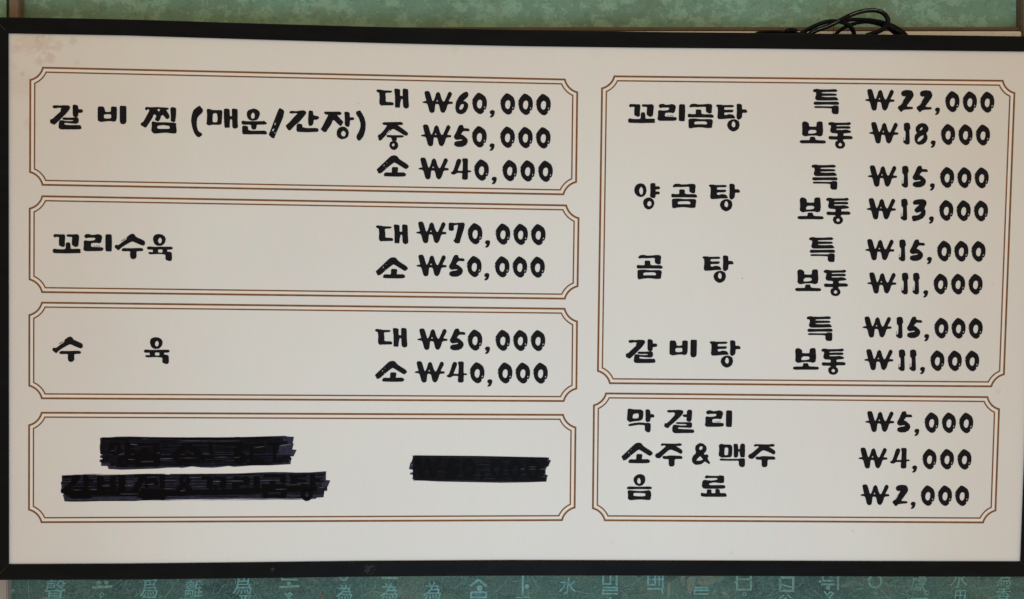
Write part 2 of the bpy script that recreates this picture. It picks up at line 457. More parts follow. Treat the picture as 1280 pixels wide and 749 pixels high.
for ch, cx, cy, sz, m in [('聲', 69, 738, 27, C), ('爲', 186, 735, 22, C), ('雷', 186, 756, 20, C), ('離', 242, 736, 23, C), ('雨', 234, 757, 20, C),
                          ('爲', 303, 731, 24, C), ('番', 306, 753, 20, C), ('為', 430, 741, 20, C), ('為', 486, 740, 22, C), ('為', 540, 739, 22, C),
                          ('水', 709, 732, 21, C), ('盧', 1148, 729, 20, G2), ('水', 1198, 724, 22, G2), ('田', 1200, 745, 15, C),
                          ('為', 1254, 724, 20, G2), ('香', 1254, 744, 19, C), ('吾', 653, 756, 20, C), ('中', 762, 755, 18, C), ('文', 820, 757, 18, C), ('谷', 981, 752, 18, C)]:
    hanja(ch, cx, cy, sz, m)

vine = Flat(YT + 0.0002)
rv = random.Random(3)
def wig(x, y, ang, L, w, k=0.25, n=14):
    pts = [(x, y)]
    for i in range(n):
        ang += rv.uniform(-k, k)
        x += math.cos(ang) * L / n; y += math.sin(ang) * L / n
        pts.append((x, y))
    vine.rib(pts, w, taper=True)
vine.rib([(35, 718), (35.3, 730), (35.8, 742), (38, 752)], 0.9)
for x, y, a, L, w in [(152, 738, -.8, 16, .8), (205, 752, -1.2, 26, .9), (222, 735, .05, 22, .7), (270, 745, -.9, 26, .8), (310, 735, .3, 45, .7),
                      (470, 724, 1.9, 24, .8), (450, 745, .05, 30, .9), (553, 718, 1.6, 30, .8), (568, 735, -.35, 20, .8), (617, 743, -.5, 30, .7),
                      (640, 727, .0, 12, .9), (716, 738, .02, 28, .9), (735, 737, -.2, 14, .8), (725, 752, -.9, 20, .7), (662, 736, 2.2, 14, 1.0),
                      (790, 731, -.4, 24, .9), (775, 738, .7, 14, .8), (992, 734, -.1, 16, .7), (965, 737, .1, 12, .8), (1060, 726, .1, 24, .9),
                      (1062, 742, -.5, 22, .9), (1104, 728, .05, 14, .8), (1113, 729, -.5, 14, .9), (1100, 736, .8, 20, .9), (1116, 738, 2.1, 16, .9),
                      (1122, 741, .1, 22, .7), (1216, 738, -.25, 30, .9), (1172, 740, .2, 18, .8), (1232, 749, -.6, 26, .9), (1180, 727, 1.9, 14, .8),
                      (1160, 732, .1, 24, .7), (560, 742, .1, 20, .7), (85, 742, -.3, 20, .6), (140, 733, -.6, 18, .9)]:
    wig(x, y, a, L, w)
for i in range(160):
    x = rv.uniform(12, 1278); y = rv.uniform(720, 752)
    wig(x, y, rv.uniform(0, 6.28), rv.uniform(6, 22), rv.uniform(.35, .7), 0.5, 9)
vine.build('printed_vine', M_VINE, teal, kind='stuff')

def leaf(pts):
    f = Flat(YT + 0.0003); f.poly(smooth_poly(pts, 1.5, 0.5, len(pts))); f.build('printed_leaf', M_LEAF, teal)

def smooth_poly(pts, seg, amp, seed=0, cut=0.22, grow=0.0):
    """cut a polygon's corners once and roughen its outline a little"""
    out = []
    n = len(pts)
    for i in range(n):
        a, b = Vector(pts[i]), Vector(pts[(i + 1) % n])
        out += [a.lerp(b, cut), a.lerp(b, 1 - cut)]
    res = []
    n = len(out)
    for i in range(n):
        a, b = out[i], out[(i + 1) % n]
        k = max(1, int((b - a).length / seg))
        for j in range(k): res.append(a.lerp(b, j / k))
    if grow:
        area2 = sum(res[i].x * res[(i + 1) % len(res)].y - res[(i + 1) % len(res)].x * res[i].y for i in range(len(res)))
        sg = 1 if area2 > 0 else -1
        nn = len(res); moved = []
        for i in range(nn):
            d = (res[(i + 1) % nn] - res[i - 1])
            d = d.normalized() if d.length > 1e-6 else Vector((0, 0))
            moved.append(res[i] + Vector((d.y, -d.x)) * sg * grow)
        res = moved
    r = []
    for p in res:
        dx = noise.noise(Vector((p.x * .13, p.y * .13, seed))) + .7 * noise.noise(Vector((p.x * .4, p.y * .4, seed + 9)))
        dy = noise.noise(Vector((p.x * .13, p.y * .13, seed + 31))) + .7 * noise.noise(Vector((p.x * .4, p.y * .4, seed + 47)))
        r.append((p.x + dx * amp, p.y + dy * amp))
    return r
leaf([(872, 720), (905, 720), (903, 726), (888, 731), (874, 733)])
leaf([(850, 720), (857, 720), (856, 734), (851, 730)])
leaf([(858, 722), (871, 720), (868, 734), (862, 746), (859, 736)])
leaf([(834, 730), (838, 728), (838, 744), (834, 748)])
leaf([(901, 739), (910, 741), (911, 747), (903, 744)])
leaf([(1050, 731), (1066, 727), (1070, 731), (1052, 735)])
f = Flat(YT); f.rib([(399, 742), (404, 745), (401, 749)], 1.3); f.build('printed_mark', M_RED, teal)

# ------------------------------------------------------------------ the menu board
bc = P(655, 373.5)
board = empty('menu_board', (bc.x, 0, P(655, 722).z),
              label='cream menu board in a black frame with brush lettered dishes and prices in bordered boxes',
              category='menu board')
bpy.context.view_layer.update()
BI = Matrix.Translation(-board.location)

def child(o, parent=None):
    """parent to the board keeping world coordinates"""
    o.parent = parent or board
    return o

def to_board(v): return v - board.location

def bmesh_flat(flat, name, mat, parent=None, **props):
    vs = [to_board(v) for v in flat.v]
    return mesh_obj(name, vs, flat.f, mat, parent or board, **props)

# panel sheet with thickness
YF = -0.0022
def interp(tab, x):
    for (x0, y0), (x1, y1) in zip(tab, tab[1:]):
        if x <= x1: return y0 + (y1 - y0) * (x - x0) / (x1 - x0)
    return tab[-1][1]
TOP_IN = [(-8, 41.8), (11, 42.0), (160, 44.6), (320, 49.6), (480, 54.2), (640, 57.8), (800, 59.8), (960, 61.1), (1120, 63.0), (1299, 64.9), (1325, 65.2)]
BOT_IN = [(-8, 705.3), (11, 705.3), (160, 704.6), (320, 702.9), (450, 701.3), (640, 700.3), (800, 700.6), (960, 701.1), (1120, 701.6), (1275, 701.9), (1325, 702)]
TOP_OUT = [(-12, 21.4), (24, 21.9), (160, 24.3), (320, 29.4), (480, 34.0), (640, 37.6), (800, 39.8), (960, 41.3), (1120, 43.4), (1280, 45.5), (1325, 46)]
BOT_OUT = [(-12, 725.2), (24, 725), (160, 724.7), (320, 722.9), (460, 720.8), (620, 719.7), (780, 719.6), (960, 720.2), (1120, 720.9), (1280, 721.1), (1325, 721)]
XL_IN = lambda y: 10.7 + (y - 42) * 0.6 / 663
XL_OUT = lambda y: -9.0 + (y - 42) * 1.0 / 663
XR_IN = lambda y: 1299.5 - (y - 65) * 24.2 / 637
XR_OUT = lambda y: 1319.5 - (y - 65) * 23.8 / 637

# the printed sheet: slightly larger than the opening, tucked under the frame
def panel():
    n = 24; vs = []; fs = []
    xs = [XL_IN(300) - 3 + i * (1306 - XL_IN(300)) / n for i in range(n + 1)]
    for x in xs:
        vs += [to_board(P(x, interp(TOP_IN, x) - 4, 0)), to_board(P(min(x, 1303 if x < 1290 else 1303), interp(BOT_IN, x) + 4, 0))]
    nb = len(vs)
    vs += [v + Vector((0, 0.004, 0)) for v in vs]
    for i in range(n):
        a = 2 * i
        fs.append((a, a + 1, a + 3, a + 2))
        fs.append((nb + a + 2, nb + a + 3, nb + a + 1, nb + a))
        fs.append((a + 2, nb + a + 2, nb + a, a)); fs.append((a + 1, nb + a + 1, nb + a + 3, a + 3))
    fs.append((0, nb, nb + 1, 1)); e = 2 * n; fs.append((e + 1, nb + e + 1, nb + e, e))
    return mesh_obj('panel', vs, fs, M_PANEL, board)
panel()
# backing box behind the sheet
def backing():
    a, c = P(4, 46, 0.006), P(1290, 712, 0.006)
    x0, x1, z0, z1 = a.x, P(1290, 80, 0.006).x, c.z, P(600, 50, 0.006).z
    vs = [Vector((x, y, z)) - board.location for x in (x0, x1) for y in (0.006, 0.034) for z in (z0, z1)]
    mesh_obj('backing_box', vs, [(0, 1, 5, 4), (2, 6, 7, 3), (0, 2, 3, 1), (4, 5, 7, 6), (0, 4, 6, 2), (1, 3, 7, 5)], M_FRAME, board)
backing()

def rail(inner, outer):
    """frame member between two photo polylines: lip, bevels, front face and side"""
    prof = []
    n = len(inner)
    secs = []
    for (ix, iy), (ox, oy) in zip(inner, outer):
        d = Vector((ox - ix, oy - iy)); L = d.length; u = d / L
        def q(s, y): 
            return to_board(P(ix + u.x * s, iy + u.y * s, y))
        secs.append([q(0, -0.0002), q(0, YF + .0008), q(0.9, YF), q(L - 1.3, YF), q(L, YF + .0012), q(L, 0.034), q(2.0, 0.034)])
    m = len(secs[0]); vs = [v for s in secs for v in s]; fs = []
    for i in range(n - 1):
        for j in range(m - 1):
            fs.append((i * m + j, i * m + j + 1, (i + 1) * m + j + 1, (i + 1) * m + j))
    fs.append(tuple(range(m))); fs.append(tuple((n - 1) * m + j for j in range(m - 1, -1, -1)))
    o = mesh_obj('frame_rail', vs, fs, M_FRAME, board)
    bm = bmesh.new(); bm.from_mesh(o.data); bmesh.ops.recalc_face_normals(bm, faces=bm.faces); bm.to_mesh(o.data); bm.free()
    return o
nS = 26
yTL, yBL = 42.0, 705.3
xs_i = [XL_IN(42) + i * (XR_IN(65) - XL_IN(42)) / nS for i in range(nS + 1)]
xs_o = [XL_OUT(42) + i * (XR_OUT(46) - XL_OUT(42)) / nS for i in range(nS + 1)]
ti = [(x, interp(TOP_IN, x)) for x in xs_i]; to = [(x, interp(TOP_OUT, x)) for x in xs_o]
xs_i = [XL_IN(705) + i * (XR_IN(702) - XL_IN(705)) / nS for i in range(nS + 1)]
xs_o = [XL_OUT(725) + i * (XR_OUT(721) - XL_OUT(725)) / nS for i in range(nS + 1)]
bi = [(x, interp(BOT_IN, x)) for x in xs_i]; bo = [(x, interp(BOT_OUT, x)) for x in xs_o]
def lerp_line(a, b, n=6): return [(a[0] + (b[0] - a[0]) * i / n, a[1] + (b[1] - a[1]) * i / n) for i in range(n + 1)]
def gap(l, k=0.35):           # hairline mitre joint
    return l
rail(ti, to); rail(bi, bo)
def inset(a, b, e):           # shorten a line by e pixels at both ends: hairline mitre joints
    d = (Vector(b) - Vector(a)).normalized() * e
    return (a[0] + d.x, a[1] + d.y), (b[0] - d.x, b[1] - d.y)
li = inset(ti[0], bi[0], .25); lo = inset(to[0], bo[0], .25)
rail(lerp_line(*li), lerp_line(*lo))
li = inset(ti[-1], bi[-1], .25); lo = inset(to[-1], bo[-1], .25)
rail(lerp_line(*li), lerp_line(*lo))

# ------------------------------------------------------------------ the bordered boxes
YL = -0.00015
def border(TL, TR, BR, BL, a=15.7):
    cs = [Vector(c) for c in (TL, TR, BR, BL)]
    loops = []
    for off, w in ((0.0, 2.35), (5.45, 1.75)):
        pts = []
        for i in range(4):
            c = cs[i]; u = (cs[(i - 1) % 4] - c).normalized(); v = (cs[(i + 1) % 4] - c).normalized()
            k = 5.0; r = math.hypot(a + k, k) + off
            t0 = math.asin((k + off) / r)
            # from the previous edge (along u) round to the next (along v)
            m = 9
            for j in range(m + 1):
                t = t0 + (math.pi / 2 - 2 * t0) * j / m
                su, sv = -k + r * math.cos(t), -k + r * math.sin(t)
                pts.append(c + u * su + v * sv)
        loops.append((pts, w))
    bp = Flat(YL + 0.00006, 0)  # pale halo beside the border lines, added as a tinted band
    mid = [p.lerp(q, .5) for p, q in zip(loops[0][0], loops[1][0])]
    bp.rib([tuple(p) for p in mid], 6.6, closed=True)
    f = Flat(YL, 0)
    for pts, w in loops:
        # subdivide the long straight runs so they follow the sheet
        out = []
        n = len(pts)
        for i in range(n):
            p, q = pts[i], pts[(i + 1) % n]
            k = max(1, int((q - p).length / 60))
            out += [p.lerp(q, j / k) for j in range(k)]
        f.rib([tuple(p) for p in out], w, closed=True)
    o = bmesh_flat(f, 'section_border', M_LINE)
    bmesh_flat(bp, 'pale_band', M_BAND, o)
    return o
B1 = border((38, 84.4), (721.7, 99.9), (719.9, 243.3), (37.5, 230.8))
B2 = border((37.2, 245.2), (723.4, 257.2), (721.7, 373.6), (36.9, 365.0))
B3 = border((36.7, 378.3), (721.4, 386.3), (720.3, 501.5), (36.6, 497.9))
B4 = border((36.4, 516.0), (719.5, 518.8), (718.1, 650.2), (36.2, 652.9))
B5 = border((752.8, 95.4), (1268.6, 101.3), (1254.3, 483.2), (747.2, 479.0), 15.2)
B6 = border((742.6, 491.8), (1249.3, 496.7), (1243.8, 653.3), (741.0, 650.4), 15.0)

# ------------------------------------------------------------------ the lettering
# every glyph: (x0, y0) of its 12.8x enlarged tile, then outlines; each outline = [outer, hole, hole ...]
G = {}
def g(name, ox, oy, *polys): G[name] = (ox, oy, polys)
g('갈', 60, 110,
  [[(78,290),(110,280),(200,285),(260,280),(330,283),(355,305),(345,340),(300,400),(200,500),(120,575),(100,588),(38,560),(38,508),(75,500),(130,445),(210,375),(205,345),(225,325),(190,315),(110,325),(82,318)]],
  [[(398,285),(415,268),(470,280),(482,300),(485,345),(545,345),(562,370),(545,395),(485,398),(482,450),(455,468),(415,462),(400,430)]],
  [[(232,490),(250,475),(350,480),(470,472),(490,495),(492,540),(475,568),(430,572),(260,555),(262,590),(330,598),(500,598),(525,605),(528,625),(538,640),(525,658),(480,662),(200,662),(172,635),(178,560),(190,522),(240,520),(262,532),(350,535),(405,532),(410,520),(395,512),(250,512)]])
g('비', 60, 110,
  [[(800,305),(830,298),(890,302),(910,350),(912,382),(950,390),(1010,382),(1012,310),(1030,300),(1095,305),(1102,330),(1100,480),(1085,530),(1050,538),(1000,528),(950,530),(850,545),(800,522),(798,440)],[(898,425),(1010,422),(1012,485),(950,492),(898,485)]],
  [[(1152,296),(1165,290),(1250,292),(1253,320),(1254,540),(1235,572),(1195,580),(1165,567),(1152,530)]])
g('찜', 160, 120,
  [[(275,195),(300,178),(340,185),(480,182),(640,192),(652,205),(640,220),(605,217),(660,310),(665,345),(630,375),(600,350),(560,300),(545,310),(525,320),(525,345),(500,395),(475,408),(435,385),(440,360),(460,320),(430,290),(410,300),(390,350),(340,430),(300,490),(278,508),(205,465),(210,435),(245,420),(290,340),(350,230),(330,212),(310,215),(300,230),(280,220)],[(465,216),(522,210),(495,255)]],
  [[(680,200),(705,182),(760,192),(770,215),(768,300),(755,415),(720,418),(685,398),(690,370),(685,260)]],
  [[(382,425),(400,408),(450,425),(600,425),(770,435),(768,480),(778,560),(770,598),(720,600),(600,585),(430,602),(400,590),(375,555),(385,480)],[(470,482),(560,468),(660,482),(668,500),(665,527),(472,527)]])
g('(', 160, 120,
  [[(1145,158),(1175,190),(1195,215),(1198,245),(1180,275),(1130,320),(1105,360),(1098,420),(1100,490),(1120,560),(1150,585),(1180,600),(1185,630),(1135,662),(1100,645),(1060,590),(1030,500),(1012,400),(1025,300),(1050,230),(1090,195)]])
g('매', 250, 125,
  [[(110,155),(130,145),(160,150),(210,168),(340,165),(358,185),(350,300),(345,380),(320,398),(200,395),(140,408),(105,385),(112,350),(118,250)],[(208,218),(270,213),(282,290),(276,352),(240,360),(203,352)]],
  [[(385,155),(410,140),(465,150),(475,170),(475,260),(515,268),(512,150),(530,140),(600,152),(602,200),(600,340),(608,440),(560,460),(520,440),(518,310),(485,305),(475,350),(475,445),(430,440),(400,448),(392,400),(385,250)]])
g('운', 250, 125,
  [[(752,200),(780,165),(860,140),(920,160),(955,195),(955,240),(930,300),(900,325),(830,332),(785,315),(755,270)],[(818,240),(850,198),(877,235),(870,288),(845,302),(820,287)]],
  [[(668,345),(690,335),(740,345),(1000,345),(1020,335),(1050,355),(1072,378),(1050,392),(905,395),(905,430),(890,470),(850,475),(825,450),(820,395),(690,395),(668,380)]],
  [[(678,430),(700,412),(765,425),(770,485),(830,498),(1040,495),(1060,510),(1075,535),(1050,552),(1020,548),(690,550),(678,520)]])
g('/', 330, 125,
  [[(245,140),(260,135),(305,160),(325,190),(300,290),(240,430),(190,540),(160,620),(120,600),(100,580),(78,555),(100,510),(150,370),(190,270),(220,190)],[(172,372),(192,362),(182,400),(165,402)],[(138,472),(168,452),(152,500),(128,502)],[(170,520),(186,515),(176,545)]])
g('간', 330, 125,
  [[(405,205),(425,178),(520,185),(610,168),(660,178),(678,205),(650,250),(560,355),(500,400),(430,475),(405,490),(380,470),(348,415),(370,395),(410,360),(470,290),(545,215),(510,210),(440,218)]],
  [[(718,180),(735,172),(782,180),(790,250),(860,262),(882,280),(870,305),(840,315),(795,318),(785,390),(745,420),(715,400),(708,330)]],
  [[(525,400),(545,383),(600,388),(612,410),(615,440),(680,455),(840,452),(868,465),(870,508),(700,516),(540,510),(522,490)]])
g('장', 400, 125,
  [[(65,205),(80,190),(150,192),(320,190),(345,215),(330,240),(268,240),(320,300),(375,355),(355,385),(335,420),(300,395),(225,320),(200,330),(180,390),(130,460),(95,515),(55,510),(12,465),(30,450),(80,350),(140,235),(90,232)]],
  [[(392,205),(405,190),(465,200),(475,220),(475,285),(530,280),(550,302),(535,322),(478,322),(475,400),(460,432),(415,420),(398,390),(400,280)]],
  [[(272,500),(300,450),(350,430),(400,435),(445,475),(462,530),(445,590),(400,620),(340,628),(290,600),(270,560)],[(343,520),(375,493),(407,520),(412,550),(390,588),(353,577),(340,550)]])
g(')', 400, 125,
  [[(578,200),(590,185),(640,170),(660,200),(710,290),(730,380),(725,480),(695,580),(640,650),(605,645),(585,600),(590,570),(625,510),(652,430),(650,370),(625,290),(585,235)]])
g('대', 465, 100,
  [[(68,175),(90,155),(130,158),(200,172),(310,175),(322,188),(308,202),(210,205),(218,280),(218,355),(330,360),(348,385),(338,405),(200,405),(140,410),(118,370),(125,280),(118,205),(85,190)]],
  [[(358,155),(375,142),(435,150),(448,165),(448,255),(470,262),(495,258),(492,155),(510,142),(570,150),(578,170),(580,300),(590,440),(540,460),(500,430),(495,305),(465,305),(450,370),(445,445),(410,440),(370,440),(372,350),(370,250)]])
g('W', 465, 145,
  [[(815,160),(835,142),(880,140),(900,165),(940,300),(960,300),(990,230),(1000,175),(1035,152),(1060,175),(1085,260),(1110,310),(1135,305),(1170,230),(1195,165),(1225,148),(1255,180),(1240,220),(1195,305),(1265,312),(1265,340),(1185,345),(1160,430),(1135,475),(1110,485),(1075,465),(1045,345),(985,342),(975,450),(960,480),(920,485),(895,460),(862,335),(800,325),(780,315),(825,300),(850,300),(830,230)],[(1003,304),(1018,276),(1034,304)]])
g('6', 560, 100,
  [[(125,450),(140,350),(190,260),(260,205),(310,190),(335,225),(325,270),(245,340),(290,350),(330,390),(325,450),(290,515),(240,545),(190,548),(145,520)],[(188,450),(218,395),(257,388),(257,430),(225,477),(198,477)]])
g('0', 560, 100,
  [[(388,380),(395,300),(440,240),(480,205),(530,225),(590,270),(612,330),(615,400),(602,455),(590,475),(572,470),(562,490),(570,505),(555,525),(520,548),(480,540),(430,500),(400,450)],[(458,380),(475,333),(510,315),(537,340),(540,400),(520,452),(490,460),(463,430)],[(575,428),(588,424),(584,452),(574,450)]],
  [[(380,335),(388,302),(392,306),(384,345)]], [[(377,372),(381,350),(384,352),(381,392)]])
g(',', 560, 100,
  [[(665,520),(685,492),(720,488),(745,505),(742,545),(725,585),(700,602),(665,600),(690,570),(700,550),(680,548)]])
g('중', 465, 145,
  [[(165,125),(180,105),(340,102),(470,100),(500,125),(485,142),(400,145),(480,200),(560,260),(578,285),(565,312),(530,315),(400,235),(340,205),(310,220),(240,290),(180,350),(140,395),(105,385),(108,350),(92,330),(105,305),(140,290),(190,235),(250,150),(185,140)],[(228,288),(285,222),(290,232),(236,294)]],
  [[(232,320),(250,308),(340,312),(480,312),(515,325),(480,345),(395,345),(395,385),(380,400),(325,400),(310,345),(245,338)]],
  [[(280,460),(295,420),(340,402),(390,410),(418,450),(412,510),(360,548),(310,530),(285,495)],[(320,462),(345,436),(364,465),(345,490),(323,482)]])
g('소', 465, 185,
  [[(75,350),(100,325),(200,230),(300,135),(350,120),(395,130),(440,185),(550,255),(570,270),(590,300),(575,318),(545,340),(500,315),(365,230),(340,240),(250,310),(150,400),(105,408),(98,385)],[(180,288),(205,265),(196,292)],[(228,238),(242,228),(238,244)],[(215,325),(232,312),(226,330)]],
  [[(195,415),(215,395),(320,400),(322,320),(340,308),(415,312),(415,350),(405,398),(510,395),(525,405),(548,425),(525,455),(400,458),(210,452),(192,440)]])
g('꼬', 60, 280,
  [[(85,185),(110,165),(200,170),(265,170),(275,200),(268,290),(272,350),(245,370),(180,345),(178,270),(182,208),(130,205),(110,218)]],
  [[(295,185),(320,168),(400,172),(470,165),(498,190),(495,260),(485,355),(440,370),(385,335),(385,290),(392,215),(370,205),(320,205)]],
  [[(78,415),(105,398),(150,408),(285,410),(292,300),(345,298),(360,340),(362,405),(500,400),(525,415),(515,430),(525,465),(480,465),(300,470),(90,465),(80,440)]])
g('리', 60, 280,
  [[(582,200),(600,170),(650,162),(700,180),(760,175),(800,165),(850,180),(868,210),(850,290),(825,310),(780,300),(690,305),(685,370),(840,375),(885,385),(885,410),(860,432),(600,435),(568,410),(578,350),(575,275),(600,265),(660,275),(740,265),(765,240),(750,218),(640,220),(610,230)]],
  [[(922,180),(940,168),(1010,170),(1020,195),(1022,300),(1020,400),(1015,440),(960,438),(930,435),(922,400)]],
  [[(732,352),(760,350),(760,358),(732,358)]], [[(775,349),(800,349),(800,360),(775,360)]], [[(808,350),(830,350),(830,360),(808,360)]])
g('수', 130, 280,
  [[(180,345),(200,335),(230,345),(300,290),(370,240),(365,215),(420,170),(460,158),(490,175),(510,210),(640,268),(655,290),(655,330),(630,345),(590,335),(465,280),(440,282),(360,325),(280,375),(235,422),(215,410),(175,375)]],
  [[(282,415),(305,390),(400,392),(600,388),(628,405),(622,432),(520,435),(518,480),(522,520),(500,555),(465,565),(430,545),(420,500),(425,435),(295,435)]],
  [[(275,275),(300,248),(306,252),(284,282)]], [[(300,262),(345,226),(350,232),(306,268)]])
g('육', 130, 280,
  [[(785,245),(800,190),(850,165),(920,168),(970,200),(988,240),(975,300),(930,345),(860,350),(810,320)],[(868,260),(885,228),(907,223),(927,255),(920,297),(895,314),(870,292)]],
  [[(690,380),(710,362),(800,370),(950,368),(1080,368),(1102,385),(1085,408),(1010,410),(1010,445),(1070,452),(1085,470),(1088,560),(1075,590),(1040,592),(985,570),(988,490),(900,478),(735,485),(710,468),(725,450),(785,455),(785,410),(700,408)],[(868,408),(937,410),(937,460),(866,457)]])
g('곰', 780, 215,
  [[(780,230),(810,195),(870,192),(930,205),(1020,200),(1080,192),(1130,200),(1145,225),(1138,270),(1135,335),(1100,342),(1060,325),(1045,300),(1050,240),(1000,235),(930,242),(860,238),(790,245)]],
  [[(757,360),(780,350),(810,358),(885,358),(885,290),(900,282),(960,285),(970,300),(970,345),(1000,360),(1140,358),(1168,385),(1160,410),(1020,405),(880,405),(760,405)]],
  [[(768,440),(800,430),(880,428),(960,438),(1130,435),(1155,460),(1145,520),(1140,570),(1080,575),(950,560),(850,568),(790,582),(770,560)],[(858,490),(880,473),(1040,470),(1064,495),(1057,517),(950,514),(866,517)]])
g('탕', 855, 115,
  [[(512,222),(530,205),(600,208),(620,215),(780,212),(800,228),(780,245),(640,245),(640,290),(780,288),(790,300),(775,325),(640,328),(640,368),(680,375),(700,362),(740,360),(790,372),(800,390),(820,415),(800,422),(700,425),(600,435),(545,432),(535,400),(545,300),(540,245)]],
  [[(842,205),(860,192),(910,198),(925,215),(925,282),(980,282),(1000,295),(1010,325),(990,332),(930,332),(925,410),(880,445),(855,435),(840,405),(848,300)]],
  [[(690,540),(705,480),(760,445),(820,440),(875,470),(888,530),(870,590),(820,625),(775,632),(720,600)],[(760,530),(775,478),(795,470),(817,500),(820,545),(800,570),(773,557)]])
g('양', 780, 215,
  [[(165,290),(180,230),(220,195),(270,185),(320,200),(350,245),(358,300),(345,355),(310,390),(260,402),(210,380),(175,340)],[(243,290),(260,253),(280,240),(302,280),(302,330),(287,367),(260,357),(246,325)]],
  [[(422,195),(440,182),(490,182),(500,200),(500,232),(560,235),(578,255),(565,275),(505,280),(500,315),(560,318),(572,335),(565,355),(505,360),(500,410),(460,420),(415,395),(425,330)]],
  [[(305,500),(320,445),(370,415),(420,412),(470,450),(485,500),(465,560),(430,590),(385,600),(335,575)],[(370,510),(385,478),(410,466),(437,490),(437,530),(410,552),(378,542)]])
g('특', 990, 100,
  [[(335,175),(345,155),(395,145),(440,155),(560,158),(690,150),(728,172),(700,192),(640,190),(475,195),(472,218),(700,222),(715,240),(705,252),(475,255),(472,272),(560,280),(700,275),(740,310),(730,325),(560,328),(400,328),(372,305),(375,270),(388,240),(382,195),(345,190)]],
  [[(345,375),(360,350),(500,355),(735,350),(752,380),(740,398),(550,392),(360,398)]],
  [[(355,435),(370,422),(500,425),(640,428),(670,412),(735,415),(745,440),(742,530),(725,548),(660,545),(635,515),(640,455),(540,448),(365,447)]])
g('보', 990, 140,
  [[(160,175),(195,152),(240,165),(268,190),(268,235),(330,240),(392,238),(395,175),(420,155),(480,158),(488,190),(490,250),(495,300),(485,375),(440,392),(400,378),(300,375),(200,392),(160,360),(168,300)],[(263,310),(290,288),(370,290),(392,310),(382,337),(320,347),(260,347)]],
  [[(120,480),(140,455),(285,455),(290,400),(365,402),(370,440),(400,455),(520,460),(542,480),(525,505),(300,500),(150,502)]])
g('통', 990, 140,
  [[(578,190),(595,170),(640,165),(700,178),(880,175),(915,165),(945,188),(910,212),(860,208),(710,212),(705,235),(800,232),(920,232),(935,250),(925,268),(800,265),(705,268),(705,290),(800,292),(870,285),(920,300),(948,322),(920,335),(820,342),(818,385),(945,388),(972,412),(955,435),(820,435),(805,468),(740,468),(722,440),(600,440),(582,410),(600,388),(700,395),(732,390),(732,345),(630,335),(610,300),(625,240),(620,212),(590,208)]],
  [[(688,520),(700,475),(750,455),(810,460),(845,500),(845,545),(810,582),(760,590),(710,570)],[(743,520),(765,493),(797,515),(792,544),(765,550),(746,537)]])
g('2', 1075, 100,
  [[(662,215),(680,185),(740,168),(800,172),(835,185),(860,240),(845,290),(735,435),(845,440),(848,470),(700,480),(660,520),(610,460),(612,435),(640,420),(745,262),(700,268),(670,250)],[(645,408),(690,345),(696,350),(652,414)]])
g('1', 1075, 140,
  [[(700,195),(720,180),(755,172),(790,185),(805,260),(785,290),(790,400),(792,500),(770,520),(735,520),(692,485),(695,462),(725,458),(732,330),(720,300),(705,290)]],
  [[(697,400),(702,400),(700,458),(693,458)]])
g('8', 1075, 140,
  [[(862,430),(870,370),(905,335),(882,300),(885,240),(930,195),(990,178),(1045,195),(1085,250),(1080,300),(1045,340),(1068,390),(1065,440),(1035,490),(980,520),(920,522),(880,490)],[(943,290),(960,260),(992,243),(990,268),(955,297)],[(910,465),(920,425),(960,390),(1007,370),(1000,412),(960,457),(925,477)]])
g('3', 1075, 235,
  [[(832,230),(860,195),(920,180),(1000,178),(1045,205),(1050,250),(1015,325),(1038,370),(1030,430),(990,480),(920,512),(835,532),(818,465),(830,440),(900,440),(950,415),(975,375),(940,378),(900,395),(865,370),(860,345),(880,320),(945,262),(900,262),(850,262)]])
g('4', 545, 185,
  [[(240,408),(280,385),(310,300),(340,200),(375,182),(408,205),(400,250),(345,380),(400,380),(432,382),(438,250),(425,195),(440,180),(515,182),(512,300),(512,372),(560,375),(572,390),(550,398),(515,395),(512,505),(490,518),(435,515),(422,490),(430,410),(345,408),(300,435),(260,430)]])
g('5', 1065, 505,
  [[(728,300),(760,245),(800,150),(820,128),(865,128),(878,178),(950,180),(970,208),(950,218),(870,215),(830,270),(870,285),(930,340),(935,385),(910,430),(850,460),(770,460),(730,435),(735,395),(760,380),(850,365),(855,345),(820,345),(770,355),(735,335)]])
g('7', 545, 270,
  [[(205,130),(220,115),(300,125),(440,115),(460,140),(440,230),(385,400),(380,435),(350,445),(310,440),(278,400),(305,375),(330,280),(358,150),(330,148),(280,160),(285,230),(255,248),(205,235)]])
g('막', 775, 500,
  [[(125,150),(150,140),(220,155),(330,155),(372,180),(370,260),(355,310),(320,330),(220,340),(155,355),(112,320),(118,250)],[(203,260),(220,223),(290,216),(300,250),(292,290),(240,297),(203,294)]],
  [[(408,165),(430,152),(468,158),(482,180),(485,230),(530,230),(550,255),(540,278),(488,280),(480,340),(440,355),(410,335),(412,250)]],
  [[(130,400),(160,385),(230,370),(330,362),(400,370),(470,370),(490,385),(485,500),(455,520),(425,508),(398,485),(400,420),(390,400),(300,395),(200,410),(150,418)]])
g('걸', 775, 500,
  [[(750,180),(770,165),(860,165),(940,160),(1005,170),(1010,205),(980,250),(880,345),(800,410),(770,450),(735,440),(708,425),(715,375),(745,375),(780,350),(870,255),(885,215),(860,195),(775,200)]],
  [[(1000,240),(1020,235),(1070,235),(1072,180),(1095,158),(1140,162),(1152,185),(1145,300),(1130,345),(1090,345),(1062,325),(1070,272),(1020,272)]],
  [[(895,370),(910,358),(1000,360),(1130,358),(1152,380),(1150,430),(1130,445),(1050,440),(925,435),(925,462),(1000,470),(1175,475),(1188,510),(1170,525),(1000,528),(870,530),(838,500),(838,440),(855,400),(900,400),(960,412),(1070,410),(1072,395),(1040,385),(905,382)]])
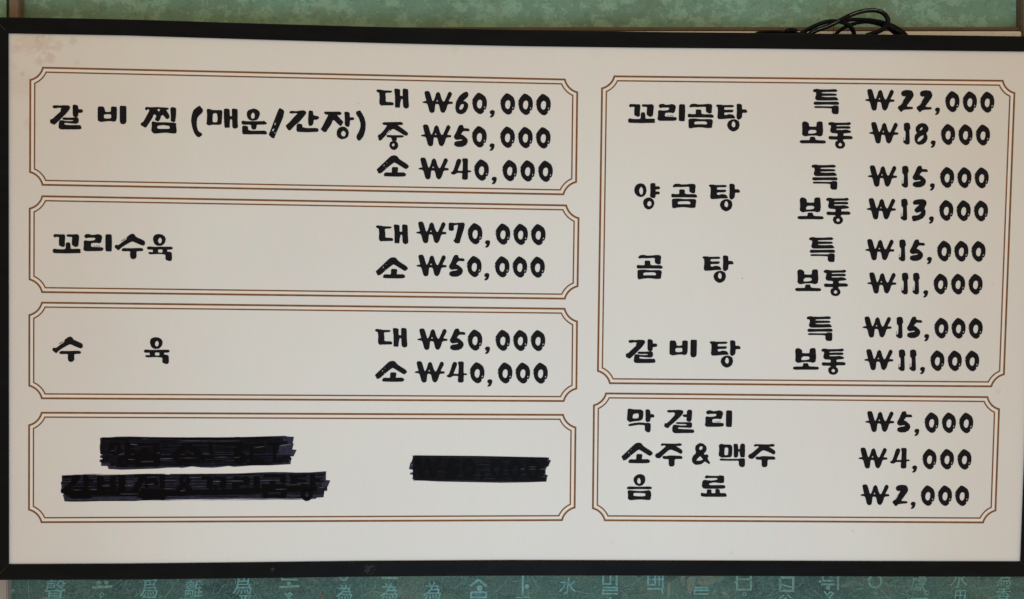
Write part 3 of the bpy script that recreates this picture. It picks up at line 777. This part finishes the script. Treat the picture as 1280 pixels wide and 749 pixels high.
g('주', 770, 540,
  [[(715,205),(740,185),(850,190),(950,192),(1020,182),(1055,200),(1030,222),(950,222),(1000,255),(1055,290),(1062,330),(1035,350),(960,310),(880,280),(840,290),(760,360),(700,420),(650,415),(625,385),(640,350),(680,335),(790,240),(800,220),(760,212),(735,225)]],
  [[(742,400),(760,385),(800,390),(860,378),(1040,385),(1062,405),(1055,430),(935,432),(935,520),(915,550),(860,550),(845,520),(845,432),(760,430)]])
g('&', 850, 545,
  [[(242,200),(255,155),(310,115),(370,125),(420,170),(422,230),(375,290),(400,305),(430,295),(455,320),(440,350),(445,380),(480,430),(470,450),(435,430),(400,405),(330,455),(240,460),(200,420),(190,370),(210,320),(260,275)],[(303,200),(330,163),(362,175),(357,205),(325,230)],[(260,397),(280,365),(322,323),(367,375),(330,394)]])
g('맥', 890, 545,
  [[(112,145),(145,128),(200,140),(300,142),(322,170),(320,300),(300,338),(200,342),(150,345),(105,310),(118,220)],[(203,200),(215,186),(250,188),(260,210),(254,300),(225,310),(198,302)]],
  [[(345,135),(370,128),(410,130),(418,215),(445,215),(455,140),(485,122),(525,135),(525,250),(522,340),(460,340),(448,300),(442,245),(420,245),(412,330),(380,348),(350,335),(350,230)]],
  [[(120,378),(140,362),(220,370),(420,370),(460,360),(520,362),(525,400),(522,480),(490,498),(450,490),(430,460),(430,392),(300,395),(140,392)]])
g('음', 770, 585,
  [[(280,200),(290,150),(340,110),(390,100),(450,120),(468,170),(460,230),(420,275),(370,290),(310,265)],[(338,205),(352,168),(372,158),(394,200),(392,235),(375,257),(343,235)]],
  [[(172,320),(200,298),(370,305),(550,298),(575,320),(555,340),(370,335),(190,340)]],
  [[(185,375),(205,358),(280,365),(370,372),(460,368),(530,358),(552,375),(562,430),(550,500),(530,512),(380,500),(220,515),(190,490),(195,420)],[(280,410),(300,400),(467,406),(470,447),(400,454),(280,447)]])
g('료', 850, 585,
  [[(398,140),(430,120),(480,130),(620,130),(635,120),(700,128),(705,175),(700,235),(660,242),(560,230),(520,232),(460,250),(465,270),(500,280),(700,275),(728,300),(710,328),(560,330),(380,330),(350,295),(360,215),(385,192),(440,200),(510,205),(600,190),(600,160),(540,158),(450,160),(405,165)]],
  [[(332,410),(350,398),(380,408),(430,408),(432,345),(500,348),(500,405),(568,408),(568,335),(632,345),(635,405),(730,405),(748,455),(700,460),(340,458)]])

# outlines -> metres on the board, measured from the glyph's own top left corner
GS = {}
YI = -0.0003
for ch, (ox, oy, polys) in G.items():
    allp = [p for pl in polys for p in pl[0]]
    lx, ty = min(p[0] for p in allp), min(p[1] for p in allp)
    a = P(ox + lx / 12.8, oy + ty / 12.8)
    out = []
    for k, pl in enumerate(polys):
        loops = []
        for h, loop in enumerate(pl):
            sm = smooth_poly(loop, 8.0, 2.1 if len(loop) > 4 else 1.0, k * 3 + h + len(allp), 0.16, (3.2 if h == 0 else 1.0) if len(loop) > 4 else 0)
            loops.append([P(ox + x / 12.8, oy + y / 12.8) - a for x, y in sm])
        loops3 = [[Vector((v.x, v.z, 0)) for v in l] for l in loops]
        tris = tessellate_polygon(loops3)
        out.append(([v for l in loops for v in l], [tuple(t) for t in tris]))
    GS[ch] = (out, ox + lx / 12.8, oy + ty / 12.8)

GM = {}
def glyph_mesh(ch):
    """one shared mesh for every copy of a character"""
    if ch not in GM:
        me = bpy.data.meshes.new('glyph')
        vs, fs = [], []
        for k, (pv, pf) in enumerate(GS[ch][0]):
            b = len(vs)
            vs += [tuple(v + Vector((0, -0.00001 * k, 0))) for v in pv]
            fs += [tuple(b + i for i in t) for t in pf]
        me.from_pydata(vs, [], fs); me.materials.append(M_INK)
        GM[ch] = me
    return GM[ch]

def word(name, parent, items):
    """items: (glyph, left px, top px); a bare glyph keeps the place where it was measured"""
    for it in items:
        ch = it[0]; _, lx, ty = GS[ch]
        if len(it) > 1: lx, ty = it[1], it[2]
        nm = {'W': 'won_sign', ',': 'comma', '(': 'bracket', ')': 'bracket', '/': 'slash', '&': 'ampersand'}.get(ch, name)
        o = bpy.data.objects.new(nm, glyph_mesh(ch))
        COL.objects.link(o)
        o.location = to_board(P(lx, ty) + Vector((0, YI, 0)))
        o.parent = parent

ADV = {'6': 20.9, '5': 22.5, '7': 23.7, '4': 29.2, '2': 24.2, '1': 14.4, '8': 20.8, '3': 22.0, ',': 13.2, '0': 22.5}
FIRST = {'6': 41.6, '5': 41.6, '7': 41.8, '4': 40.8, '2': 42.4, '1': 44.2}
YO = {'6': -.8, '5': -.8, '4': -.5, '7': -.2, '2': -.3, '1': -.8, '8': -.5, '3': -.3, '0': 0, ',': 21.6}
TOCOMMA = {'0': 22.3, '5': 22.3, '4': 28.3, '2': 23.5, '1': 13.6, '8': 20.8, '3': 22.0}
TO0 = {'6': 20.9, '5': 22.5, '7': 23.7, '4': 29.2}
def price(parent, txt, x0, y0, x1, y1, **kw):
    """won sign at (x0, y0), last zero at (x1, y1), everything between by the font's own spacing"""
    xs = [0.0]; cur = FIRST[txt[0]]
    for i, ch in enumerate(txt):
        xs.append(cur)
        nx = txt[i + 1] if i + 1 < len(txt) else None
        if nx is None: break
        if nx == ',': cur += TOCOMMA[ch]
        else: cur += ADV[ch]
    k = (x1 - x0) / xs[-1]
    sl = (y1 - (y0 + 0.7)) / (x1 - x0)
    items = [('W', x0, y0)]
    for ch, x in zip(txt, xs[1:]):
        xx = x0 + x * k
        items.append((ch, xx, y0 + 0.7 + sl * (xx - x0) + YO[ch] * (1 if ch != ',' else k)))
    return word('price_numeral', parent, items)

word('dish_letter', B1, [('갈',), ('비',), ('찜',), ('(',), ('매',), ('운',), ('/',), ('간',), ('장',), (')',)])
word('size_letter', B1, [('대',)]); word('size_letter', B1, [('중',)]); word('size_letter', B1, [('소',)])
price(B1, '60,000', 527.9, 114.1, 669.8, 117.5)
price(B1, '50,000', 526.0, 155.9, 669.6, 159.1)
price(B1, '40,000', 522.8, 197.3, 672.4, 200.9)
word('dish_letter', B2, [('꼬',), ('리',), ('수',), ('육',)])
word('size_letter', B2, [('대', 469.8, 281.0)]); word('size_letter', B2, [('소', 469.8, 321.9)])
price(B2, '70,000', 520.0, 277.3, 663.4, 280.2)
price(B2, '50,000', 520.3, 318.7, 662.5, 320.9)
word('dish_letter', B3, [('수', 65.8, 421.0), ('육', 180.1, 421.9)])
word('size_letter', B3, [('대', 468.7, 410.5)]); word('size_letter', B3, [('소', 468.8, 451.4)])
price(B3, '50,000', 521.5, 410.9, 663.1, 412.8)
price(B3, '40,000', 518.1, 451.8, 666.3, 453.5)

word('dish_letter', B5, [('꼬', 785.6, 130.3), ('리', 822.3, 130.0), ('곰', 859.8, 130.0), ('탕',)])
word('size_letter', B5, [('특',)]); word('size_letter', B5, [('보',), ('통',)])
price(B5, '22,000', 1081.3, 111.7, 1225.0, 114.7)
price(B5, '18,000', 1086.3, 152.9, 1219.6, 155.8)
word('dish_letter', B5, [('양',), ('곰',), ('탕', 886.0, 230.0)])
word('size_letter', B5, [('특', 1014.4, 205.9)]); word('size_letter', B5, [('보', 996.6, 246.9), ('통', 1032.5, 247.5)])
price(B5, '15,000', 1084.6, 207.0, 1218.0, 209.4)
price(B5, '13,000', 1083.2, 248.0, 1217.2, 250.8)
word('dish_letter', B5, [('곰', 796.0, 319.0), ('탕', 878.0, 319.7)])
word('size_letter', B5, [('특', 1011.3, 296.6)]); word('size_letter', B5, [('보', 993.6, 336.9), ('통', 1029.4, 337.5)])
price(B5, '15,000', 1081.3, 299.2, 1214.1, 301.4)
price(B5, '11,000', 1083.9, 340.8, 1210.4, 342.5)
word('dish_letter', B5, [('갈', 782.9, 424.3), ('비', 837.2, 425.2), ('탕', 887.0, 425.9)])
word('size_letter', B5, [('특', 1008.4, 395.5)]); word('size_letter', B5, [('보', 990.9, 435.3), ('통', 1026.6, 436.0)])
price(B5, '15,000', 1078.0, 395.9, 1210.6, 397.7)
price(B5, '11,000', 1080.2, 436.8, 1206.2, 438.4)

word('drink_letter', B6, [('막',), ('걸',), ('리', 881.6, 513.0)])
word('drink_letter', B6, [('소', 777.0, 553.7), ('주',), ('&',), ('맥',), ('주', 935.2, 555.1)])
word('drink_letter', B6, [('음',), ('료',)])
price(B6, '5,000', 1081.4, 514.2, 1198.8, 516.0)
price(B6, '4,000', 1073.0, 559.8, 1196.6, 561.6)
price(B6, '2,000', 1075.4, 605.8, 1193.7, 607.1)

# ------------------------------------------------------------------ the marker bars in the fourth box
def wobble(x, seed, a=0.6): return a * noise.noise(Vector((x * 0.035, seed, 0))) + 0.3 * a * noise.noise(Vector((x * .15, seed, 4)))
def bar(outline, streaks, deep, letters, gaps, mat_mid, seed, label, glyphs=(), hair=0):
    """outline: photo polygon of the thin ink; streaks: (x0, x1, y0, y1) bands of the denser passes"""
    f = Flat(-0.0002, 0); f.poly(outline)
    root = bmesh_flat(f, 'marker_bar', M_MARK_THIN, board, label=label)
    rr = random.Random(seed)
    fm = Flat(-0.00024, 0.000004)
    for x0, x1, y0, y1, s0, s1 in streaks:
        n = max(6, int((x1 - x0) / 7)); top = []; bot = []
        for i in range(n + 1):
            x = x0 + (x1 - x0) * i / n
            sl = y0 + (s0) * (x - x0) / (x1 - x0); sb = y1 + (s1) * (x - x0) / (x1 - x0)
            top.append((x + rr.uniform(-.3, .3), sl + wobble(x, seed + y0))); bot.append((x, sb + wobble(x, seed + y1 + 5)))
        fm.poly(top + bot[::-1])
    fm.v = [v for v in fm.v]
    bmesh_flat(fm, 'ink_streak', mat_mid, root)
    if hair:                              # single passes of the tip: thin denser and thinner lines
        (bx0, bx1, by0, by1) = (min(p[0] for p in outline) + 4, max(p[0] for p in outline) - 12, min(p[1] for p in outline) + 3, max(p[1] for p in outline) - 4)
        for mt, nm, yy, cnt in ((M_MARK_DEEP, 'dense_hairline', -0.00036, hair), (M_MARK_THIN, 'thin_hairline', -0.00040, hair // 2)):
            fh = Flat(yy, 0.0000008)
            for _ in range(cnt):
                L = rr.uniform(12, 70); x = rr.uniform(bx0, bx1 - L); y = rr.uniform(by0, by1) ; tl = -2.4 * (x - bx0) / (bx1 - bx0) if seed != 37 else 2 * (x - bx0) / (bx1 - bx0)
                y = min(max(y + tl * .5, by0 + .5), by1 - 1)
                fh.rib([(x, y), (x + L / 2, y + rr.uniform(-.2, .2)), (x + L, y - (.5 if seed != 37 else -.4) * L / 60)], rr.uniform(.25, .6 if nm[0] == 't' else .9), taper=True)
            bmesh_flat(fh, nm, mt, root, kind='stuff')
    fd = Flat(-0.0005, 0.000004)
    for ch, lx, ty in glyphs:
        a = P(lx, ty)
        for pv, pf in GS[ch][0]:
            b = len(fd.v); fd.k += 1
            fd.v += [a + v + Vector((0, -0.0005 - 0.000004 * fd.k, 0)) for v in pv]
            fd.f += [tuple(b + i for i in t) for t in pf]
    for pts, w in deep: fd.rib(pts, w)
    for l in letters:
        if l[0] == 'ring': fd.ring(l[1], l[2], l[3], l[4])
        elif l[0] == 'disc': fd.disc(l[1], l[2], l[3])
    bmesh_flat(fd, 'dense_ink', M_MARK_DEEP, root)
    fg = Flat(-0.0007, 0)
    for x0, y0, x1, y1, w in gaps: fg.rib([(x0, y0), ((x0 + x1) / 2, (y0 + y1) / 2 + rr.uniform(-.2, .2)), (x1, y1)], w, taper=True)
    if gaps: bmesh_flat(fg, 'ink_gap', M_GAP, root, kind='stuff')
    return root
K = lambda ox, oy, s, pts: [(ox + x / s, oy + y / s) for x, y in pts]
# first line of the struck out dish
o1 = K(110, 535, 9.136, [(135,115),(200,112),(330,100),(480,98),(700,104),(1060,108),(1279,112)]) + \
     K(240, 535, 9.136, [(300,108),(560,105),(850,96),(1060,90),(1090,98),(1165,102),(1150,172),(1162,180),(1145,245),(1195,252),(1160,325),(1120,328),(1140,345),(1130,375),(1125,415),(900,428),(680,430),(480,445),(420,435),(340,445),(240,455),(100,452),(0,440)]) + \
     K(110, 535, 9.136, [(1070,458),(1030,452),(900,455),(800,465),(640,470),(390,478),(235,470),(222,436),(148,434),(150,395),(132,388),(132,362),(175,358),(175,348),(136,342),(140,314),(166,308),(165,300),(140,298),(132,225),(140,160)])
s1 = [(127, 354, 547.0, 552.0, -.5, -.5), (126, 360, 551.5, 557.5, -.3, -.3), (126, 349, 557, 562.8, 0, 0), (126, 348, 562.4, 568, -.2, -.3), (128, 363, 568.6, 574.5, .2, -.2),
      (126.5, 361, 574.5, 578.5, 0, -.5), (138, 352, 578.0, 582.5, -2.4, -3.4), (145, 340, 582, 584.5, -2.8, -3.5)]
d1 = [([(128, 549), (250, 548), (340, 547.6)], 1.6), ([(150, 571), (250, 570), (345, 569.5)], 2.2),
      ([(217, 572), (226, 580)], 4), ([(243, 566), (256, 577)], 4), ([(263, 553), (263, 566), (268, 566)], 4), ([(314, 556), (330, 556)], 3), ([(314, 566), (328, 566)], 3), ([(314, 556), (314, 577), (330, 577)], 4),
      ([(334, 555), (352, 555)], 3.4), ([(343, 555), (343, 578)], 4)]
bar(o1, s1, d1, [],
    [(149, 568.4, 152.4, 567.6, .9), (152.5, 567, 156, 566.4, .5), (163, 555.5, 172.5, 556, .8), (160, 574.3, 167, 574.6, .6), (176, 577.4, 192, 577.4, .5), (196, 566.6, 199.6, 566.4, .7),
     (200, 573.8, 216, 573.2, .8), (178, 548.6, 184, 548.4, .4), (230, 572.6, 242, 572.6, .4), (318, 560, 331, 558, .6), (350, 557, 364, 555.4, 1.6), (268, 571.8, 284, 571.4, .4), (254, 567.6, 262, 567.6, .5),
     (138, 563.8, 143, 563.8, .4), (292, 572, 300, 571.4, .4), (225, 551.2, 260, 551.4, .5), (260, 551.4, 300, 551.2, .4)], M_MARK_DARK, 11,
    'black marker strokes hiding the first line of the lowest left dish',
    [('양', 135.5, 552), ('곰', 168, 553.5), ('소', 212, 553), ('5', 292, 553)], 90)
# second line
o2 = K(70, 580, 9.143, [(65,130),(80,132),(240,124),(330,124),(560,128),(760,122),(900,116),(1060,112),(1280,120)]) + \
     K(300, 580, 9.143, [(0,108),(200,98),(350,93),(520,94),(640,99),(800,97),(985,84),(982,184),(1032,188),(1005,255),(980,268),(962,325),(955,382),(880,386),(860,400),(720,398),(600,400),(300,400),(0,400)]) + \
     K(70, 580, 9.143, [(1280,408),(1060,412),(900,425),(700,425),(500,426),(300,432),(160,432),(96,428),(86,380),(76,352),(100,345),(78,325),(58,325),(62,250),(52,212),(66,200)])
s2 = [(78, 406, 595.0, 598.6, -3.6, -3.3), (78.5, 404, 599.2, 601.6, -2.4, -2), (77, 406, 602.6, 605.4, -2, -2), (80, 402, 606.2, 609.8, -1.6, -1.2),
      (79, 409, 609.6, 614.6, -1, -1), (82, 405, 613.8, 619.0, -1.0, -1.4), (83, 404, 618.6, 621.6, -2.0, -3), (82, 400, 625.8, 626.6, -1.8, -2.4)]
d2 = [([(80, 616), (120, 616.5), (200, 617), (300, 614), (396, 611)], 6), ([(172, 619), (200, 619)], 7)]
bar(o2, s2, d2, [],
    [(127, 607.4, 137, 607.3, .7), (156, 607.5, 166, 607.2, .8), (158, 603, 168, 602.7, .5), (184, 605.6, 192, 605.2, .6), (200 + 230 / 9.14, 613.8, 200 + 290 / 9.14, 613.6, .6),
     (266.5, 602, 276, 602, .9), (284, 601.4, 304, 601.4, .6), (92, 612.4, 101, 612.4, .5), (113, 612.2, 121, 612, .5), (150, 617.6, 173, 617.6, .5), (239, 609, 258, 608, .5), (236, 597, 252, 596.6, .5),
     (205, 601, 219, 600.6, .45), (205, 611, 216, 610.6, .45), (325, 600.6, 350, 600.2, .45), (356, 606.4, 376, 606, .4), (398.6, 609.8, 406, 609.2, .6), (344, 611.8, 358, 611.6, .5), (184, 596.8, 196, 596.4, .45)], M_MARK_MID, 23,
    'black marker strokes hiding the second line of the lowest left dish',
    [('갈', 76.5, 593.5), ('비', 121.5, 594.5), ('찜', 163, 593), ('&', 219.5, 593), ('꼬', 251, 596), ('리', 290, 595.5), ('곰', 327, 593), ('탕', 361, 592.5)], 110)
# the struck out price
o3 = K(500, 560, 12.8, [(200,122),(340,122),(560,128),(800,130),(1000,133),(1280,140)]) + \
     K(595, 560, 12.8, [(200,145),(470,152),(600,155),(1172,155),(1165,190),(1202,200),(1165,275),(1130,315),(1115,345),(1112,430),(1150,440),(1135,480),(1128,540),(800,552),(400,558),(0,550)]) + \
     K(500, 560, 12.8, [(1000,546),(600,538),(400,526),(215,522),(212,505),(192,492),(222,440),(205,430),(165,425),(155,405),(205,385),(203,350),(142,340),(165,240),(182,225),(205,160)])
s3 = [(516, 684, 571.6, 577, 1.4, 2), (515.6, 686, 576.4, 582, 1.2, 1), (516, 681, 581.4, 587, 1, 1), (516.4, 681, 586.4, 592, 1, 2), (516, 683, 591.4, 597.4, 1.6, 2), (518, 682, 597, 600.6, 1.4, 1.6)]
wx = []
bar(o3, s3, wx + [([(518, 570.2), (600, 571), (684, 572.8)], 1.6)], [],
    [(650, 586.6, 656, 586.4, .6), (661, 583.8, 670, 583.6, .4), (661, 586.8, 670, 586.6, .4), (675, 586.6, 682, 586.4, .8), (514, 580, 516, 581.6, 1.6), (513, 591.6, 516, 591.4, 1.2), (678, 596, 682, 596.2, .6),
     (680, 592, 681.5, 594, .8)], M_MARK_BROWN, 37, 'black marker strokes hiding the price of the lowest left dish',
    [('W', 515, 571.5), ('5', 556, 572), ('0', 577, 573), (',', 600, 590), ('0', 612, 573.6), ('0', 634.5, 574), ('0', 657, 574.2)], 24)

# ------------------------------------------------------------------ the power cord on top of the frame
def tube(name, pts, r, parent, flat=1.0, n=8, sub=6):
    """round cord through control points given as (photo x, photo y, depth y)"""
    cp = [P(a, b, c) for a, b, c in pts]
    path = []
    m = len(cp)
    for i in range(m - 1):
        p0, p1, p2, p3 = cp[max(0, i - 1)], cp[i], cp[i + 1], cp[min(m - 1, i + 2)]
        for j in range(sub):
            t = j / sub
            path.append(0.5 * ((2 * p1) + (p2 - p0) * t + (2 * p0 - 5 * p1 + 4 * p2 - p3) * t * t + (3 * p1 - p0 - 3 * p2 + p3) * t ** 3))
    path.append(cp[-1])
    vs = []; fs = []
    base = parent.location
    for i, p in enumerate(path):
        d = (path[min(i + 1, len(path) - 1)] - path[max(i - 1, 0)]).normalized()
        side = d.cross(Vector((0, 1, 0))).normalized()
        up = side.cross(d).normalized()
        for k in range(n):
            a = 2 * math.pi * k / n
            vs.append(p + side * r * math.cos(a) + up * r * flat * math.sin(a) - base)
    L = len(path)
    for i in range(L - 1):
        for k in range(n):
            fs.append((i * n + k, i * n + (k + 1) % n, (i + 1) * n + (k + 1) % n, (i + 1) * n + k))
    fs.append(tuple(range(n))[::-1]); fs.append(tuple((L - 1) * n + k for k in range(n)))
    o = mesh_obj(name, vs, fs, M_CORD, parent, smooth=True)
    return o, path
T = lambda pts: [(940 + x / 6.095, y / 6.095, d) for x, y, d in pts]
c0 = P(1050, 42, 0.02)
cord = empty('power_cord', c0, label='coiled black power cord lying in loose loops on top of the frame', category='cord')
bpy.context.view_layer.update()
R0 = 0.00245
_, pa = tube('cord_loop', T([(330,290,.022),(380,252,.020),(450,212,.017),(530,178,.014),(600,162,.012),(680,168,.012),(735,192,.014),(765,225,.017),(778,262,.020),(780,295,.022)]), R0 * 1.05, cord)
_, pb = tube('cord_loop', T([(400,295,.012),(450,252,.010),(520,222,.008),(580,200,.007),(640,172,.007),(700,140,.006),(760,112,.005),(820,92,.005),(880,81,.006),(950,82,.007),(1005,104,.009),(1035,150,.011),(1028,190,.013),(995,225,.014),(940,250,.015),(880,268,.017),(850,290,.018)]), R0 * 1.1, cord)
tube('cord_loop', T([(610,292,.030),(640,258,.029),(690,218,.028),(750,190,.027),(820,172,.026),(880,168,.026),(940,178,.026),(1010,202,.027),(1060,232,.028),(1100,265,.029),(1120,295,.030)]), R0 * 0.9, cord)
tube('cord_loop', T([(700,160,.020),(760,150,.020),(840,150,.021),(920,156,.021),(1000,172,.021),(1060,192,.021),(1110,218,.022),(1150,246,.022),(1185,285,.023)]), R0 * 0.95, cord)
tube('cord_loop', T([(1000,190,.015),(1050,208,.015),(1090,230,.016),(1130,255,.016),(1160,290,.017)]), R0 * 1.0, cord)
tube('cord_loop', T([(-10,290,.018),(40,254,.018),(100,244,.018),(170,242,.018),(230,248,.018),(290,256,.018),(350,256,.018),(420,262,.018)]), R0 * .8, cord)
o, _ = tube('plug', T([(262,246,.010),(275,234,.010),(300,230,.010),(325,234,.010),(340,246,.010)]), R0 * 1.25, cord)
tube('cord_tie', T([(622,292,.006),(620,250,.006),(624,215,.006),(621,196,.006)]), 0.00035, cord, n=6, sub=3)
# faint printed marks along the cord
def marks(path, a, b, every=2):
    vs = []; fs = []
    for i in range(a, b, every):
        p = path[i]; d = (path[i + 1] - p).normalized(); up = Vector((0, 0, 1)); 
        q = p + (path[i + 1] - p) * random.uniform(0, .4) + Vector((0, -R0 * 1.12, 0.0003 * random.uniform(-1, 1)))
        s = d * 0.0009 * random.uniform(.5, 1.4); w = up * 0.00028
        bse = len(vs); vs += [v - cord.location for v in (q - s - w, q + s - w, q + s + w, q - s + w)]
        fs.append((bse, bse + 1, bse + 2, bse + 3))
    mesh_obj('cord_print', vs, fs, M_CORDPRINT, cord)
marks(pb, 6, 26, 1); marks(pb, 34, 60, 1)
